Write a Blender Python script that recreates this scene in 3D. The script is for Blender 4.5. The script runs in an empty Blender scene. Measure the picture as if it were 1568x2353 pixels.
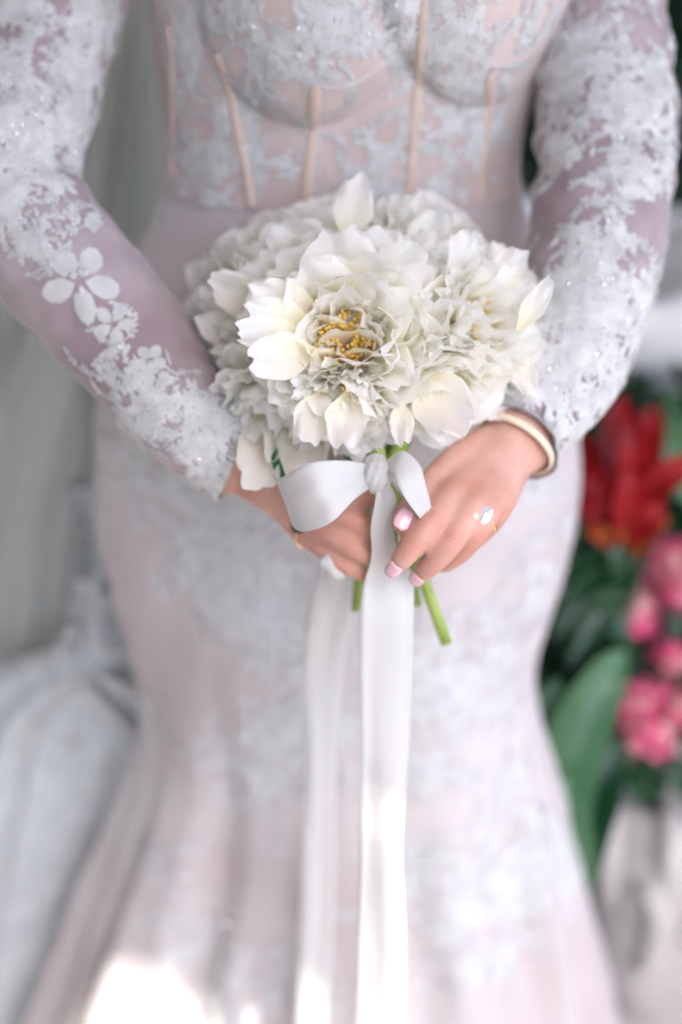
import bpy, bmesh, math, random
import numpy as np
from mathutils import Vector, Matrix, noise
from mathutils.bvhtree import BVHTree
R = math.radians
rng = random.Random(7)
sc = bpy.context.scene
COL = sc.collection

# ------------------------------------------------------------------ camera, sky, sun, exposure
CAM = Vector((0, 0, 1.40)); PITCH = R(25); FPX = 50 / 36 * 2353
cam_d = bpy.data.cameras.new('camera'); cam = bpy.data.objects.new('camera', cam_d); COL.objects.link(cam)
cam.location = CAM; cam.rotation_euler = (R(90) - PITCH, 0, 0)
cam_d.sensor_fit = 'VERTICAL'; cam_d.sensor_height = 36; cam_d.sensor_width = 24; cam_d.lens = 50
cam_d.clip_start = 0.05; cam_d.clip_end = 300
cam_d.dof.use_dof = True; cam_d.dof.focus_distance = 0.845; cam_d.dof.aperture_fstop = 1.8
sc.camera = cam
SUN = Vector((.28595, -.46353, .83867)).normalized()
world = bpy.data.worlds.new('World'); sc.world = world; world.use_nodes = True
nt = world.node_tree; bg = nt.nodes['Background']
sky = nt.nodes.new('ShaderNodeTexSky'); sky.sky_type = 'NISHITA'; sky.sun_disc = False
sky.sun_elevation = math.asin(SUN.z); sky.sun_rotation = math.atan2(SUN.x, SUN.y)
sky.air_density = 0.55; sky.dust_density = 2.5; sky.ozone_density = 0.6
nt.links.new(sky.outputs[0], bg.inputs[0]); bg.inputs[1].default_value = 0.15
sl = bpy.data.lights.new('sun', 'SUN'); sl.energy = 2.0; sl.angle = R(0.5); sl.color = (1, .95, .88)
so = bpy.data.objects.new('sun', sl); COL.objects.link(so); so.rotation_euler = SUN.to_track_quat('Z', 'Y').to_euler()
so.location = (1, -3, 4)
sc.view_settings.view_transform = 'Standard'; sc.view_settings.look = 'None'
sc.view_settings.exposure = 2.27; sc.view_settings.gamma = 1
sc.cycles.use_denoising = True
sc.cycles.max_bounces = 20; sc.cycles.diffuse_bounces = 12; sc.cycles.transmission_bounces = 14; sc.cycles.transparent_max_bounces = 12

CP, SP = math.cos(PITCH), math.sin(PITCH)
def W(u, v, d):
    """a point of the place, given where it shows in a 1568 x 2353 frame and its distance along the view"""
    x = (u - 784) / FPX * d; y = -(v - 1176.5) / FPX * d
    return Vector((x, d * CP + y * SP, CAM.z - d * SP + y * CP))
def ray(u, v): return (W(u, v, 1) - CAM).normalized()
def project(p):
    q = p - CAM; d = q.y * CP - q.z * SP; y = q.y * SP + q.z * CP
    return 784 + q.x / d * FPX, 1176.5 - y / d * FPX, d

# ------------------------------------------------------------------ helpers
def tag(o, label=None, cat=None, group=None, kind=None):
    for k, v in (('label', label), ('category', cat), ('group', group), ('kind', kind)):
        if v: o[k] = v
    return o
def empty(name, loc, parent=None):
    o = bpy.data.objects.new(name, None); o.location = loc; COL.objects.link(o); o.empty_display_size = .05
    if parent: setparent(o, parent)
    return o
def setparent(o, p):
    bpy.context.view_layer.update()
    o.parent = p; o.matrix_parent_inverse = world_mat(p).inverted()
def world_mat(o):
    m = o.matrix_basis.copy()
    while o.parent:
        m = o.parent.matrix_basis @ o.matrix_parent_inverse @ m if False else m
        o = o.parent
    return m
def link(name, me, m, parent=None, smooth=True):
    """mesh in world coordinates; parents are plain Empties/meshes at given places"""
    o = bpy.data.objects.new(name, me); COL.objects.link(o)
    if m is not None:
        for mm in (m if isinstance(m, (list, tuple)) else [m]): me.materials.append(mm)
    if smooth and len(me.polygons): me.polygons.foreach_set('use_smooth', [True] * len(me.polygons))
    if parent is not None:
        o.parent = parent
        o.matrix_parent_inverse = absmat(parent).inverted()
    return o
def absmat(o):
    if o.parent: return absmat(o.parent) @ o.matrix_parent_inverse @ o.matrix_basis
    return o.matrix_basis.copy()
def mesh(name, V, F):
    me = bpy.data.meshes.new(name); me.from_pydata([tuple(v) for v in V], [], F); me.update(); return me
class MB:
    def __init__(s): s.V = []; s.F = []; s.T = []
    def add(s, V, F, t=None):
        n = len(s.V); s.V += [tuple(v) for v in V]; s.F += [tuple(i + n for i in f) for f in F]
        s.T += list(t) if t is not None else [0.0] * len(V)
    def build(s, name, m, parent=None, smooth=True):
        me = mesh(name, s.V, s.F)
        a = me.attributes.new('tip', 'FLOAT', 'POINT'); a.data.foreach_set('value', s.T)
        return link(name, me, m, parent, smooth)
def grid_faces(nu, nv, wrap=False):
    F = []
    for j in range(nv - 1):
        for i in range(nu if wrap else nu - 1):
            a = j * nu + i; b = j * nu + (i + 1) % nu
            F.append((a, b, b + nu, a + nu))
    return F
def spline(P, n):
    """Catmull-Rom through rows of numbers"""
    P = np.array([list(p) for p in P], float); out = []
    m = len(P) - 1
    for k in range(n):
        t = k / (n - 1) * m; i = min(int(t), m - 1); f = t - i
        p1, p2 = P[i], P[i + 1]; p0 = P[i - 1] if i > 0 else 2 * p1 - p2; p3 = P[i + 2] if i + 2 <= m else 2 * p2 - p1
        out.append(.5 * ((2 * p1) + (-p0 + p2) * f + (2 * p0 - 5 * p1 + 4 * p2 - p3) * f * f + (-p0 + 3 * p1 - 3 * p2 + p3) * f ** 3))
    return np.array(out)
def tube(mb, pts, rad, seg=12, flat=None, cap=True, t=None):
    """tapered tube along points; flat = (vector, factor) squeezes it along that vector"""
    pts = [Vector(p) for p in pts]; n = len(pts); V = []; T = []
    up = Vector((0.13, .2, 1)).normalized(); prev = None
    for i, p in enumerate(pts):
        d = (pts[min(i + 1, n - 1)] - pts[max(i - 1, 0)]).normalized()
        if prev is None:
            a = d.cross(up)
            if a.length < .1: a = d.cross(Vector((1, 0, 0)))
            a.normalize()
        else: a = (prev - d * prev.dot(d)).normalized()
        prev = a; b = d.cross(a)
        for k in range(seg):
            th = 2 * math.pi * k / seg; o = (a * math.cos(th) + b * math.sin(th)) * rad[i]
            if flat: f = flat[0].normalized(); o -= f * (o.dot(f) * (1 - flat[1]))
            V.append(p + o); T.append(t[i] if t is not None else i / (n - 1))
    F = grid_faces(seg, n, True)
    if cap:
        V += [pts[0], pts[-1]]; T += [T[0], T[-1]]; c0 = len(V) - 2; c1 = c0 + 1; e = (n - 1) * seg
        for k in range(seg):
            F.append((c0, (k + 1) % seg, k)); F.append((c1, e + k, e + (k + 1) % seg))
    mb.add(V, F, T)
def blob(mb, c, r, M=None, seg=12, rings=8):
    V = [];
    for j in range(rings + 1):
        ph = math.pi * j / rings
        for i in range(seg):
            th = 2 * math.pi * i / seg
            q = Vector((r[0] * math.sin(ph) * math.cos(th), r[1] * math.sin(ph) * math.sin(th), r[2] * math.cos(ph)))
            V.append(c + (M @ q if M else q))
    mb.add(V, grid_faces(seg, rings + 1, True))

# ------------------------------------------------------------------ materials
def mat(name, col, rough=.6, col2=None, nscale=20, bump=0, bscale=200, spec=.3, sheen=0, transl=0, tcol=None, metal=0, sss=0, alpha=1, lo=.35, hi=.65, coords='Object', stretch=None, bdist=.002):
    m = bpy.data.materials.new(name); m.use_nodes = True; t = m.node_tree; N = t.nodes; L = t.links
    p = N['Principled BSDF']; p.inputs['Roughness'].default_value = rough; p.inputs['Specular IOR Level'].default_value = spec
    p.inputs['Metallic'].default_value = metal; p.inputs['Base Color'].default_value = (*col, 1)
    if sheen: p.inputs['Sheen Weight'].default_value = sheen; p.inputs['Sheen Roughness'].default_value = .4
    if sss:
        p.inputs['Subsurface Weight'].default_value = sss; p.inputs['Subsurface Radius'].default_value = (.012, .004, .002); p.inputs['Subsurface Scale'].default_value = 1
    tc = N.new('ShaderNodeTexCoord'); co = tc.outputs[coords]
    if stretch:
        mp = N.new('ShaderNodeMapping'); mp.inputs['Scale'].default_value = stretch; L.new(co, mp.inputs[0]); co = mp.outputs[0]
    csock = None
    if col2 is not None:
        n = N.new('ShaderNodeTexNoise'); n.inputs['Scale'].default_value = nscale; n.inputs['Detail'].default_value = 6
        L.new(co, n.inputs['Vector'])
        r = N.new('ShaderNodeValToRGB'); r.color_ramp.elements[0].color = (*col, 1); r.color_ramp.elements[1].color = (*col2, 1)
        r.color_ramp.elements[0].position = lo; r.color_ramp.elements[1].position = hi
        L.new(n.outputs['Fac'], r.inputs[0]); L.new(r.outputs[0], p.inputs['Base Color']); csock = r.outputs[0]
    if bump:
        n2 = N.new('ShaderNodeTexNoise'); n2.inputs['Scale'].default_value = bscale; n2.inputs['Detail'].default_value = 4
        L.new(co, n2.inputs['Vector'])
        b = N.new('ShaderNodeBump'); b.inputs['Strength'].default_value = bump; b.inputs['Distance'].default_value = bdist
        L.new(n2.outputs['Fac'], b.inputs['Height']); L.new(b.outputs[0], p.inputs['Normal'])
    out = N['Material Output']; sh = p.outputs[0]
    if transl:
        tr = N.new('ShaderNodeBsdfTranslucent'); tr.inputs[0].default_value = (*(tcol or col), 1)
        if csock and not tcol: L.new(csock, tr.inputs[0])
        mx = N.new('ShaderNodeMixShader'); mx.inputs[0].default_value = transl
        L.new(sh, mx.inputs[1]); L.new(tr.outputs[0], mx.inputs[2]); sh = mx.outputs[0]
    if alpha < 1:
        tp = N.new('ShaderNodeBsdfTransparent'); mx = N.new('ShaderNodeMixShader'); mx.inputs[0].default_value = alpha
        L.new(tp.outputs[0], mx.inputs[1]); L.new(sh, mx.inputs[2]); sh = mx.outputs[0]
    L.new(sh, out.inputs[0])
    return m
def petal_mat(name, base, white, start=.08, end=.55, transl=.38):
    m = mat(name, white, rough=.55, spec=.25, bump=0)
    t = m.node_tree; N = t.nodes; L = t.links; p = N['Principled BSDF']
    at = N.new('ShaderNodeAttribute'); at.attribute_name = 'tip'
    r = N.new('ShaderNodeValToRGB'); e = r.color_ramp.elements
    e[0].position = start; e[0].color = (*base, 1); e[1].position = min(1, end + .2); e[1].color = (*white, 1)
    k = e.new(end - .12); k.color = (white[0], white[1] * .982, white[2] * .875, 1)
    L.new(at.outputs['Fac'], r.inputs[0]); L.new(r.outputs[0], p.inputs['Base Color'])
    # veins run from the base to the tip: fine relief stretched along the petal
    vn = N.new('ShaderNodeTexNoise'); vn.inputs['Scale'].default_value = 1.0; vn.inputs['Detail'].default_value = 5
    uv = N.new('ShaderNodeAttribute'); uv.attribute_name = 'vein'
    L.new(uv.outputs['Vector'], vn.inputs['Vector'])
    b = N.new('ShaderNodeBump'); b.inputs['Strength'].default_value = .5; b.inputs['Distance'].default_value = .00028
    L.new(vn.outputs['Fac'], b.inputs['Height']); L.new(b.outputs[0], p.inputs['Normal'])
    tr = N.new('ShaderNodeBsdfTranslucent'); L.new(r.outputs[0], tr.inputs[0]); L.new(b.outputs[0], tr.inputs['Normal'])
    mx = N.new('ShaderNodeMixShader'); mx.inputs[0].default_value = transl
    L.new(p.outputs[0], mx.inputs[1]); L.new(tr.outputs[0], mx.inputs[2]); L.new(mx.outputs[0], N['Material Output'].inputs[0])
    return m
M = {}
M['petal'] = petal_mat('peony_petal', (.985, .80, .42), (.972, .967, .942), start=.17, end=.68, transl=.5)
M['petal_green'] = petal_mat('peony_petal_greenish', (.72, .78, .30), (.965, .965, .93), start=.12, end=.60, transl=.5)
M['anther'] = mat('anther', (.80, .52, .10), .7, (.88, .68, .22), 300)
M['stem'] = mat('stem', (.20, .30, .05), .45, (.34, .44, .10), 40, spec=.4)
M['leaf'] = mat('bouquet_leaf', (.03, .16, .06), .4, (.05, .24, .09), 60, transl=.2)
M['satin'] = mat('satin_ribbon', (.75, .75, .735), .5, spec=.4, sheen=.3, transl=.36, bump=.25, bscale=60, bdist=.003)
M['skin'] = mat('skin', (.52, .27, .20), .5, (.65, .40, .325), 28, bump=.25, bscale=450, spec=.35, sss=.25, bdist=.0005)
M['nail'] = mat('nail_polish', (.84, .52, .58), .15, spec=.6)
M['tulle'] = mat('blush_tulle', (.52, .42, .395), .85, (.62, .535, .51), 14, bump=.3, bscale=900, sheen=.4, spec=.1)
M['skirt'] = mat('skirt_tulle', (.47, .405, .405), .85, (.56, .528, .525), 5, bump=.35, bscale=40, sheen=.4, spec=.1, bdist=.003)
M['sleeve'] = mat('sleeve_tulle', (.30, .23, .25), .85, (.42, .355, .37), 16, bump=.5, bscale=60, sheen=.4, spec=.1, bdist=.003)  # same cloth as the bodice; forearm shade is put into this darker colour
M['lace'] = mat('white_lace', (.485, .487, .482), .7, (.61, .615, .61), 90, bump=.5, bscale=700, sheen=.4, spec=.3, bdist=.001)
M['slace'] = mat('skirt_lace', (.50, .50, .498), .8, (.60, .605, .602), 60, sheen=.3, spec=.15)
M['boning'] = mat('peach_boning', (.56, .43, .37), .5, (.62, .50, .43), 60, sheen=.3)
M['crystal'] = mat('crystal', (.95, .95, .97), .05, spec=1, metal=.7)
M['gold'] = mat('gold', (.90, .66, .34), .22, metal=1)
M['goldm'] = mat('gold_bracelet', (.74, .64, .50), .6, metal=.1)
M['onyx'] = mat('onyx', (.01, .01, .012), .1, spec=.8)
M['veil'] = mat('veil_tulle', (.74, .76, .71), .9, (.82, .83, .78), 6, sheen=.3, spec=.05, alpha=.68, transl=.3)
M['vlace'] = mat('veil_lace', (.50, .53, .545), .85, (.60, .63, .64), 40, sheen=.3, spec=.1)
M['stone'] = mat('pale_stone', (.44, .415, .385), .85, (.58, .555, .52), 9, bump=.6, bscale=30, bdist=.01)
M['urn'] = mat('white_urn_stone', (.70, .70, .68), .7, (.80, .80, .79), 12, bump=.4, bscale=60, bdist=.004)
M['paving'] = mat('paving', (.20, .18, .165), .9, (.28, .255, .235), 5, bump=.5, bscale=60, bdist=.004)
M['gleaf'] = mat('glossy_leaf', (.006, .040, .014), .3, (.012, .075, .024), 8, spec=.6, transl=.15)
M['pleaf'] = mat('pale_leaf', (.035, .12, .045), .3, (.08, .19, .09), 12, spec=.5, transl=.15)
M['dleaf'] = mat('hedge_leaf', (.012, .045, .022), .5, (.02, .075, .035), 5, spec=.4)
M['red'] = mat('red_bract', (.24, .003, .006), .45, (.36, .007, .010), 20, transl=.25)
M['orange'] = mat('orange_bract', (.40, .06, .012), .45, (.30, .16, .03), 20, transl=.2)
M['pink'] = mat('pink_floret', (.85, .09, .26), .5, (.88, .20, .38), 60, transl=.3)
M['ppink'] = mat('pale_pink_floret', (.85, .42, .46), .5, (.74, .52, .42), 60, transl=.3)
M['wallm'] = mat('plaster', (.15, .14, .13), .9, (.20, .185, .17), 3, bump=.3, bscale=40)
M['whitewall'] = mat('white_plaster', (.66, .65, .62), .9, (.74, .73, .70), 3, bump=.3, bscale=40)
M['roofm'] = mat('roof_underside', (.42, .40, .38), .9)
M['yellow'] = mat('yellow_flower', (.75, .55, .08), .6, (.8, .62, .15), 30, transl=.2)
M['white'] = mat('white_flower', (.80, .82, .78), .6, (.86, .87, .84), 30, transl=.2)

# ------------------------------------------------------------------ setting: ground, back wall, added light blockers and reflector out of view
def sheet(name, pts, z, m, **kw):
    return tag(link(name, mesh(name, [(x, y, z) for x, y in pts], [tuple(range(len(pts)))]), m, smooth=False), **kw)
sheet('ground', [(-60, -60), (60, -60), (60, 60), (-60, 60)], -.004, M['paving'], kind='structure')
# paving slabs near the bride, joints recessed
slab_root = empty('pavement', (0, 0, 0)); tag(slab_root, kind='structure')
def box_mesh(name, x0, x1, y0, y1, z0, z1, ch=.006):
    bm = bmesh.new(); bmesh.ops.create_cube(bm, size=1)
    for v in bm.verts: v.co = Vector(((x0 + x1) / 2 + v.co.x * (x1 - x0), (y0 + y1) / 2 + v.co.y * (y1 - y0), (z0 + z1) / 2 + v.co.z * (z1 - z0)))
    if ch: bmesh.ops.bevel(bm, geom=bm.edges[:], offset=ch, segments=1, affect='EDGES')
    me = bpy.data.meshes.new(name); bm.to_mesh(me); bm.free(); return me
slab_me = box_mesh('paving_slab', -.245, .245, -.245, .245, 0, .022)
slab_me.materials.append(M['paving'])
for i in range(-3, 5):
    for j in range(0, 7):
        o = bpy.data.objects.new('paving_slab', slab_me); COL.objects.link(o); o.parent = slab_root
        o.location = (i * .5 + .1, j * .5 + .1, .002 * rng.random())
# unseen sun blocker, added so its edge casts the shadow line on ribbon and hem
RP = W(870, 1905, .985); NP = (Vector((-.0937, 1.0, .42)) - RP).cross(W(1000, 2500, 1.32) - RP)
def to_blocker(p, z=2.7): return p + SUN * ((z - p.z) / SUN.z)
e0 = to_blocker(RP); NP.normalize(); ed = Vector((NP.y, -NP.x, 0)).normalized()
if ed.x < 0: ed = -ed
perp = Vector((-ed.y, ed.x, 0))
wing = (to_blocker(Vector((-.245, 1.0, .42))) - e0).dot(ed)  # added wing of the blocker keeps sun off the far left
outline = [(-3.2, -2.2), (wing, -2.2), (wing, 0), (2.3, 0), (2.3, 6.5), (-3.2, 6.5)]
V = [e0 + ed * a + perp * b + Vector((0, 0, dz)) for dz in (0, .12) for a, b in outline]; n6 = len(outline)
tag(link('roof', mesh('roof', V, [tuple(range(n6))[::-1], tuple(range(n6, 2 * n6))] + [(k, (k + 1) % n6, n6 + (k + 1) % n6, n6 + k) for k in range(n6)]), M['roofm'], smooth=False), kind='structure')
tag(link('wall_left', box_mesh('wall_left', -1.05, -0.90, -2.3, 5.6, 0, 2.7, 0), M['whitewall'], smooth=False), kind='structure')  # added out of view: bright surface bouncing fill light onto the left side
tag(link('wall_front', box_mesh('wall_front', -.897, -0.16, -.55, -.35, 0, 2.69, 0), M['wallm'], smooth=False), kind='structure')  # added out of view to hold back sky light from the front left
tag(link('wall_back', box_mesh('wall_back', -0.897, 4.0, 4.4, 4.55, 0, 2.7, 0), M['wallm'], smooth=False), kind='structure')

# ------------------------------------------------------------------ gown: torso and skirt
YC = 1.115
rows = [(-620, 610, 950, .055), (-470, 560, 1010, .06), (-400, 260, 1330, .075), (-250, 250, 1400, .09), (-120, 330, 1345, .10), (0, 352, 1320, .10), (130, 366, 1245, .098), (260, 380, 1203, .093),
        (400, 386, 1182, .09), (500, 352, 1213, .094), (650, 292, 1262, .10), (800, 245, 1302, .107), (950, 218, 1330, .112), (1100, 213, 1335, .114),
        (1230, 232, 1312, .112), (1400, 280, 1258, .106), (1540, 322, 1225, .10), (1680, 335, 1250, .103), (1850, 280, 1290, .112), (2000, 225, 1330, .122),
        (2200, 165, 1370, .14), (2353, 115, 1395, .155), (2600, 50, 1450, .18)]
zr = []
for v, uL, uR, b in rows:
    tot = PITCH + math.atan((v - 1176.5) / FPX); z = CAM.z - YC * math.tan(tot); d = YC * CP + (CAM.z - z) * SP
    xl = (uL - 784) / FPX * d; xr = (uR - 784) / FPX * d
    zr.append((z, (xl + xr) / 2, (xr - xl) / 2, b))
zl, cl, al, bl = zr[-1]
for z, grow in ((.2, .05), (.1, .12), (.03, .2)): zr.append((z, cl, al + grow, bl + grow))
zr = np.array(zr)[::-1]
def body_row(z): return [np.interp(z, zr[:, 0], zr[:, k]) for k in (1, 2, 3)]
# smooth the rows
Zs = np.linspace(.03, zr[-1, 0], 260); Rw = np.array([body_row(z) for z in Zs])
for _ in range(14): Rw[1:-1] = (Rw[:-2] + 2 * Rw[1:-1] + Rw[2:]) / 4
def body_pt(z, th, off=0.0, folds=True):
    cx, a, b = [np.interp(z, Zs, Rw[:, k]) for k in range(3)]
    c, s = math.cos(th), math.sin(th)      # th = -90 deg faces the camera (-Y)
    ex = 2.3
    rr = 1 / ((abs(c) ** ex + abs(s) ** ex) ** (1 / ex))
    x = cx + (a + off) * c * rr; y = YC + (b + off) * s * rr
    if s < 0:
        f = -s
        # bust cups
        for (bx, bz, br, amp) in BUST:
            q = ((x - bx) / br[0]) ** 2 + ((z - bz) / br[1]) ** 2
            if q < 1.6: y -= amp * max(0, 1 - q) ** .6 * f if q < 1 else 0
        # thighs under the skirt, belly
        y -= .018 * math.exp(-((x + .075) / .06) ** 2 - ((z - .78) / .2) ** 2) * f
        y -= .016 * math.exp(-((x - .06) / .06) ** 2 - ((z - .80) / .2) ** 2) * f
    if folds and z < 1.0:
        k = min(1, max(0, (.80 - z) / .45)) ** 1.3
        fo = math.sin(th * 11 + 1.3 + 2 * math.sin(th * 2.3)) * .5 + math.sin(th * 23 + 4 * z + .7) * .25 + noise.noise((c * 5, s * 5, z * 1.5)) * .8
        amp = .027 * k * (1.25 if c < .05 else .55)
        x += c * fo * amp; y += s * fo * amp * 1.3
        w = .004 * noise.noise((x * 14, y * 14, z * 9)) + .002 * noise.noise((x * 40, y * 40, z * 22))
        x += c * w; y += s * w
    elif folds:
        w = .0022 * noise.noise((x * 30, y * 30, z * 22)); x += c * w; y += s * w
    return Vector((x, y, z))
def bust(u, v, dd, rx, rz, amp):
    p = W(u, v, dd); return (p.x, p.z, (rx, rz), amp)
BUST = [bust(705, -20, 1.0, .074, .085, .034), bust(1115, -60, 1.0, .072, .085, .034)]
zwaist = CAM.z - (YC - .09) * math.tan(PITCH + math.atan((485 - 1176.5) / FPX))
def body_loft(z0, z1, nz, nt_, off=0, folds=True, cap=False):
    V = []
    for j in range(nz):
        z = z0 + (z1 - z0) * j / (nz - 1)
        for i in range(nt_): V.append(body_pt(z, 2 * math.pi * i / nt_, off, folds))
    F = grid_faces(nt_, nz, True)
    if cap: F += [tuple(range(nt_))[::-1], tuple(range((nz - 1) * nt_, nz * nt_))]
    return V, F
person = empty('person', (0.0, YC, 0)); tag(person, 'bride in a lace wedding gown holding the white bouquet in both hands', 'person')
V, F = body_loft(.03, zwaist, 150, 220)
skirt = link('skirt', mesh('skirt', V, F), M['skirt'], person)
V, F = body_loft(zwaist, Zs[-1] - .12, 90, 160, .0015)
bodice = link('bodice', mesh('bodice', V, F), M['tulle'], person)
def bvh_of(o):
    me = o.data; return BVHTree.FromPolygons([v.co.copy() for v in me.vertices], [tuple(p.vertices) for p in me.polygons])

# ------------------------------------------------------------------ body: one continuous surface (arms, hands, torso under the gown)
bodymb = MB()
V, F = body_loft(.70, Zs[-1] - .02, 60, 48, -.012, False, True); bodymb.add(V, F)
tube(bodymb, [W(784, -480, 1.1), W(784, -760, 1.08)], [.055, .052], 16)
for sx in (-.075, .065): tube(bodymb, [(sx, YC, .95), (sx, YC - .01, .75), (sx, YC, .5), (sx, YC + .01, .3), (sx, YC + .02, .06)], [.075, .068, .048, .045, .032], 16)
ARM_R = [(250, -330, 1.05, .050), (190, -160, 1.04, .050), (125, 0, 1.03, .0485), (62, 200, 1.01, .0475), (22, 335, .985, .047), (15, 440, .975, .045), (80, 535, .97, .043), (185, 655, .965, .0415), (315, 805, .96, .039), (425, 955, .955, .032), (515, 1040, .955, .0255), (565, 1072, .955, .0225)]
ARM_L = [(1290, -330, 1.06, .05), (1370, -160, 1.055, .047), (1378, 0, 1.05, .0445), (1390, 200, 1.035, .0465), (1392, 370, 1.02, .0465), (1378, 500, 1.005, .045), (1355, 640, .99, .0425), (1320, 770, .98, .040), (1265, 890, .97, .0355), (1205, 985, .958, .0265), (1180, 1020, .95, .026)]
def arm_path(A, n): 
    S = spline(A, n); return [W(r[0], r[1], r[2]) for r in S], [r[3] for r in S]
for A in (ARM_R, ARM_L):
    P, r = arm_path(A, 40); tube(bodymb, P, [x - .004 if i < 33 else x for i, x in enumerate(r)], 20)
def chain(js, mb=bodymb, n=14, flat=None):
    S = spline([(*W(u, v, d), r) for u, v, d, r in js], n); P = [Vector(s[:3]) for s in S]; r = [s[3] for s in S]
    r[-1] *= .6; r[-2] *= .9
    tube(mb, P, r, 12, flat)
    end = P[-1]; blob(mb, P[-1] - (P[-1] - P[-2]).normalized() * .001, (r[-2] * .93,) * 3)
    return P
# her left hand (on the right of the picture)
HL = {
 'thumb': [(1140, 1010, .945, .013), (1075, 1050, .925, .0135), (1015, 1095, .905, .0115), (965, 1145, .885, .0095), (938, 1180, .878, .009), (920, 1205, .875, .0072)],
 'index': [(1150, 1050, .94, .011), (1045, 1128, .893, .0108), (990, 1200, .872, .0088), (950, 1250, .872, .0082), (925, 1283, .878, .0075), (910, 1301, .884, .006)],
 'middle': [(1165, 1060, .94, .011), (1085, 1158, .89, .0105), (1040, 1238, .874, .009), (1003, 1283, .882, .0082), (978, 1308, .892, .0074), (965, 1322, .90, .006)],
 'ring': [(1180, 1065, .945, .011), (1122, 1170, .897, .010), (1092, 1225, .89, .0086), (1055, 1268, .902, .008), (1025, 1292, .914, .007), (1012, 1300, .92, .006)],
 'pinky': [(1190, 1065, .95, .0105), (1152, 1155, .912, .0095), (1128, 1200, .915, .0078), (1095, 1235, .93, .0072), (1070, 1252, .94, .0065), (1060, 1260, .945, .0055)]}
HR = {
 'thumb': [(600, 1075, .965, .012), (680, 1065, .975, .012), (760, 1060, .98, .0105), (820, 1075, .98, .009), (850, 1090, .98, .0075)],
 'index': [(600, 1085, .955, .010), (700, 1100, .930, .0098), (770, 1112, .912, .0080), (825, 1130, .906, .0076), (855, 1142, .908, .0070), (878, 1150, .91, .006)],
 'middle': [(600, 1095, .955, .010), (700, 1142, .930, .0098), (768, 1172, .910, .0080), (822, 1200, .904, .0076), (855, 1218, .907, .0070), (880, 1230, .91, .006)],
 'ring': [(600, 1104, .96, .010), (694, 1180, .934, .0096), (752, 1220, .914, .0079), (806, 1252, .907, .0074), (842, 1274, .909, .0068), (868, 1288, .912, .0056)],
 'pinky': [(600, 1110, .965, .0095), (690, 1214, .942, .0088), (738, 1256, .925, .0072), (785, 1290, .918, .0067), (820, 1312, .918, .0060), (845, 1325, .92, .005)]}
FP = {}
for hk, H in (('L', HL), ('R', HR)):
    for k, js in H.items(): FP[hk, k] = chain(js)
# palms: slabs between wrist and knuckles
def palm(H, w, base, th=.012):
    ks = [H[k][1] for k in ('index', 'middle', 'ring', 'pinky')]
    for k in range(3):
        for f in (0, .5):
            a = np.array(ks[k]) * (1 - f) + np.array(ks[k + 1]) * f
            S = spline([(*W(*w[:3]), w[3]), (*W(*((np.array(w[:3]) + a[:3]) / 2)), th * 1.18), (*W(*a[:3]), .0100)], 10)
            tube(bodymb, [Vector(s[:3]) for s in S], [s[3] for s in S], 12)
    tube(bodymb, [W(*H['thumb'][0][:3]), W(*((np.array(H['thumb'][1][:3]) + np.array(ks[0][:3])) / 2))], [.014, .008], 12)
palm(HL, (1180, 1020, .95, .024), None)
palm(HR, (565, 1072, .955, .021), None)
me = mesh('body_raw', bodymb.V, bodymb.F)
raw = bpy.data.objects.new('body_raw', me); COL.objects.link(raw)
md = raw.modifiers.new('r', 'REMESH'); md.mode = 'VOXEL'; md.voxel_size = .0024; md.adaptivity = 0
md = raw.modifiers.new('s', 'SMOOTH'); md.iterations = 5; md.factor = .5
dg = bpy.context.evaluated_depsgraph_get(); bme = bpy.data.meshes.new_from_object(raw.evaluated_get(dg)); bme.name = 'body'
bpy.data.objects.remove(raw)
body = link('body', bme, M['skin'], person)
jts = []
for (hk, k), P in FP.items():
    H = HL if hk == 'L' else HR
    for q, wt in ((1, .8), (2, 1.0), (3, .7)): 
        a = W(*H[k][q][:3]); b = W(*H[k][min(q + 1, len(H[k]) - 1)][:3]); z_ = W(*H[k][q - 1][:3]); jts.append((a, (b - z_).normalized(), wt, .0095 if q == 1 else .0065))
    jts.append((W(*H[k][-1][:3]), Vector((0, 0, 1)), -.6, .007))
jw = []; ja = []
for v in body.data.vertices:
    w_ = 0; ax_ = 0; rd = 0
    if v.co.z < 1.12 and v.co.y < .95:
        for a, d, wt, r_ in jts:
            q = v.co - a; l = q.length
            if l < .022:
                if wt > 0:
                    e = (0 if r_ > .009 else .6) * wt * math.exp(-(q.dot(d) / r_) ** 2) * math.exp(-(l / .014) ** 2)
                    if e > w_: w_ = e; ax_ = q.dot(d)
                rd = max(rd, abs(wt) * math.exp(-(l / .011) ** 2))
    jw.append(w_); ja.append((w_ * .55, ax_, rd))
at_ = body.data.attributes.new('joint', 'FLOAT_VECTOR', 'POINT'); at_.data.foreach_set('vector', [c for q in ja for c in q])
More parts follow.
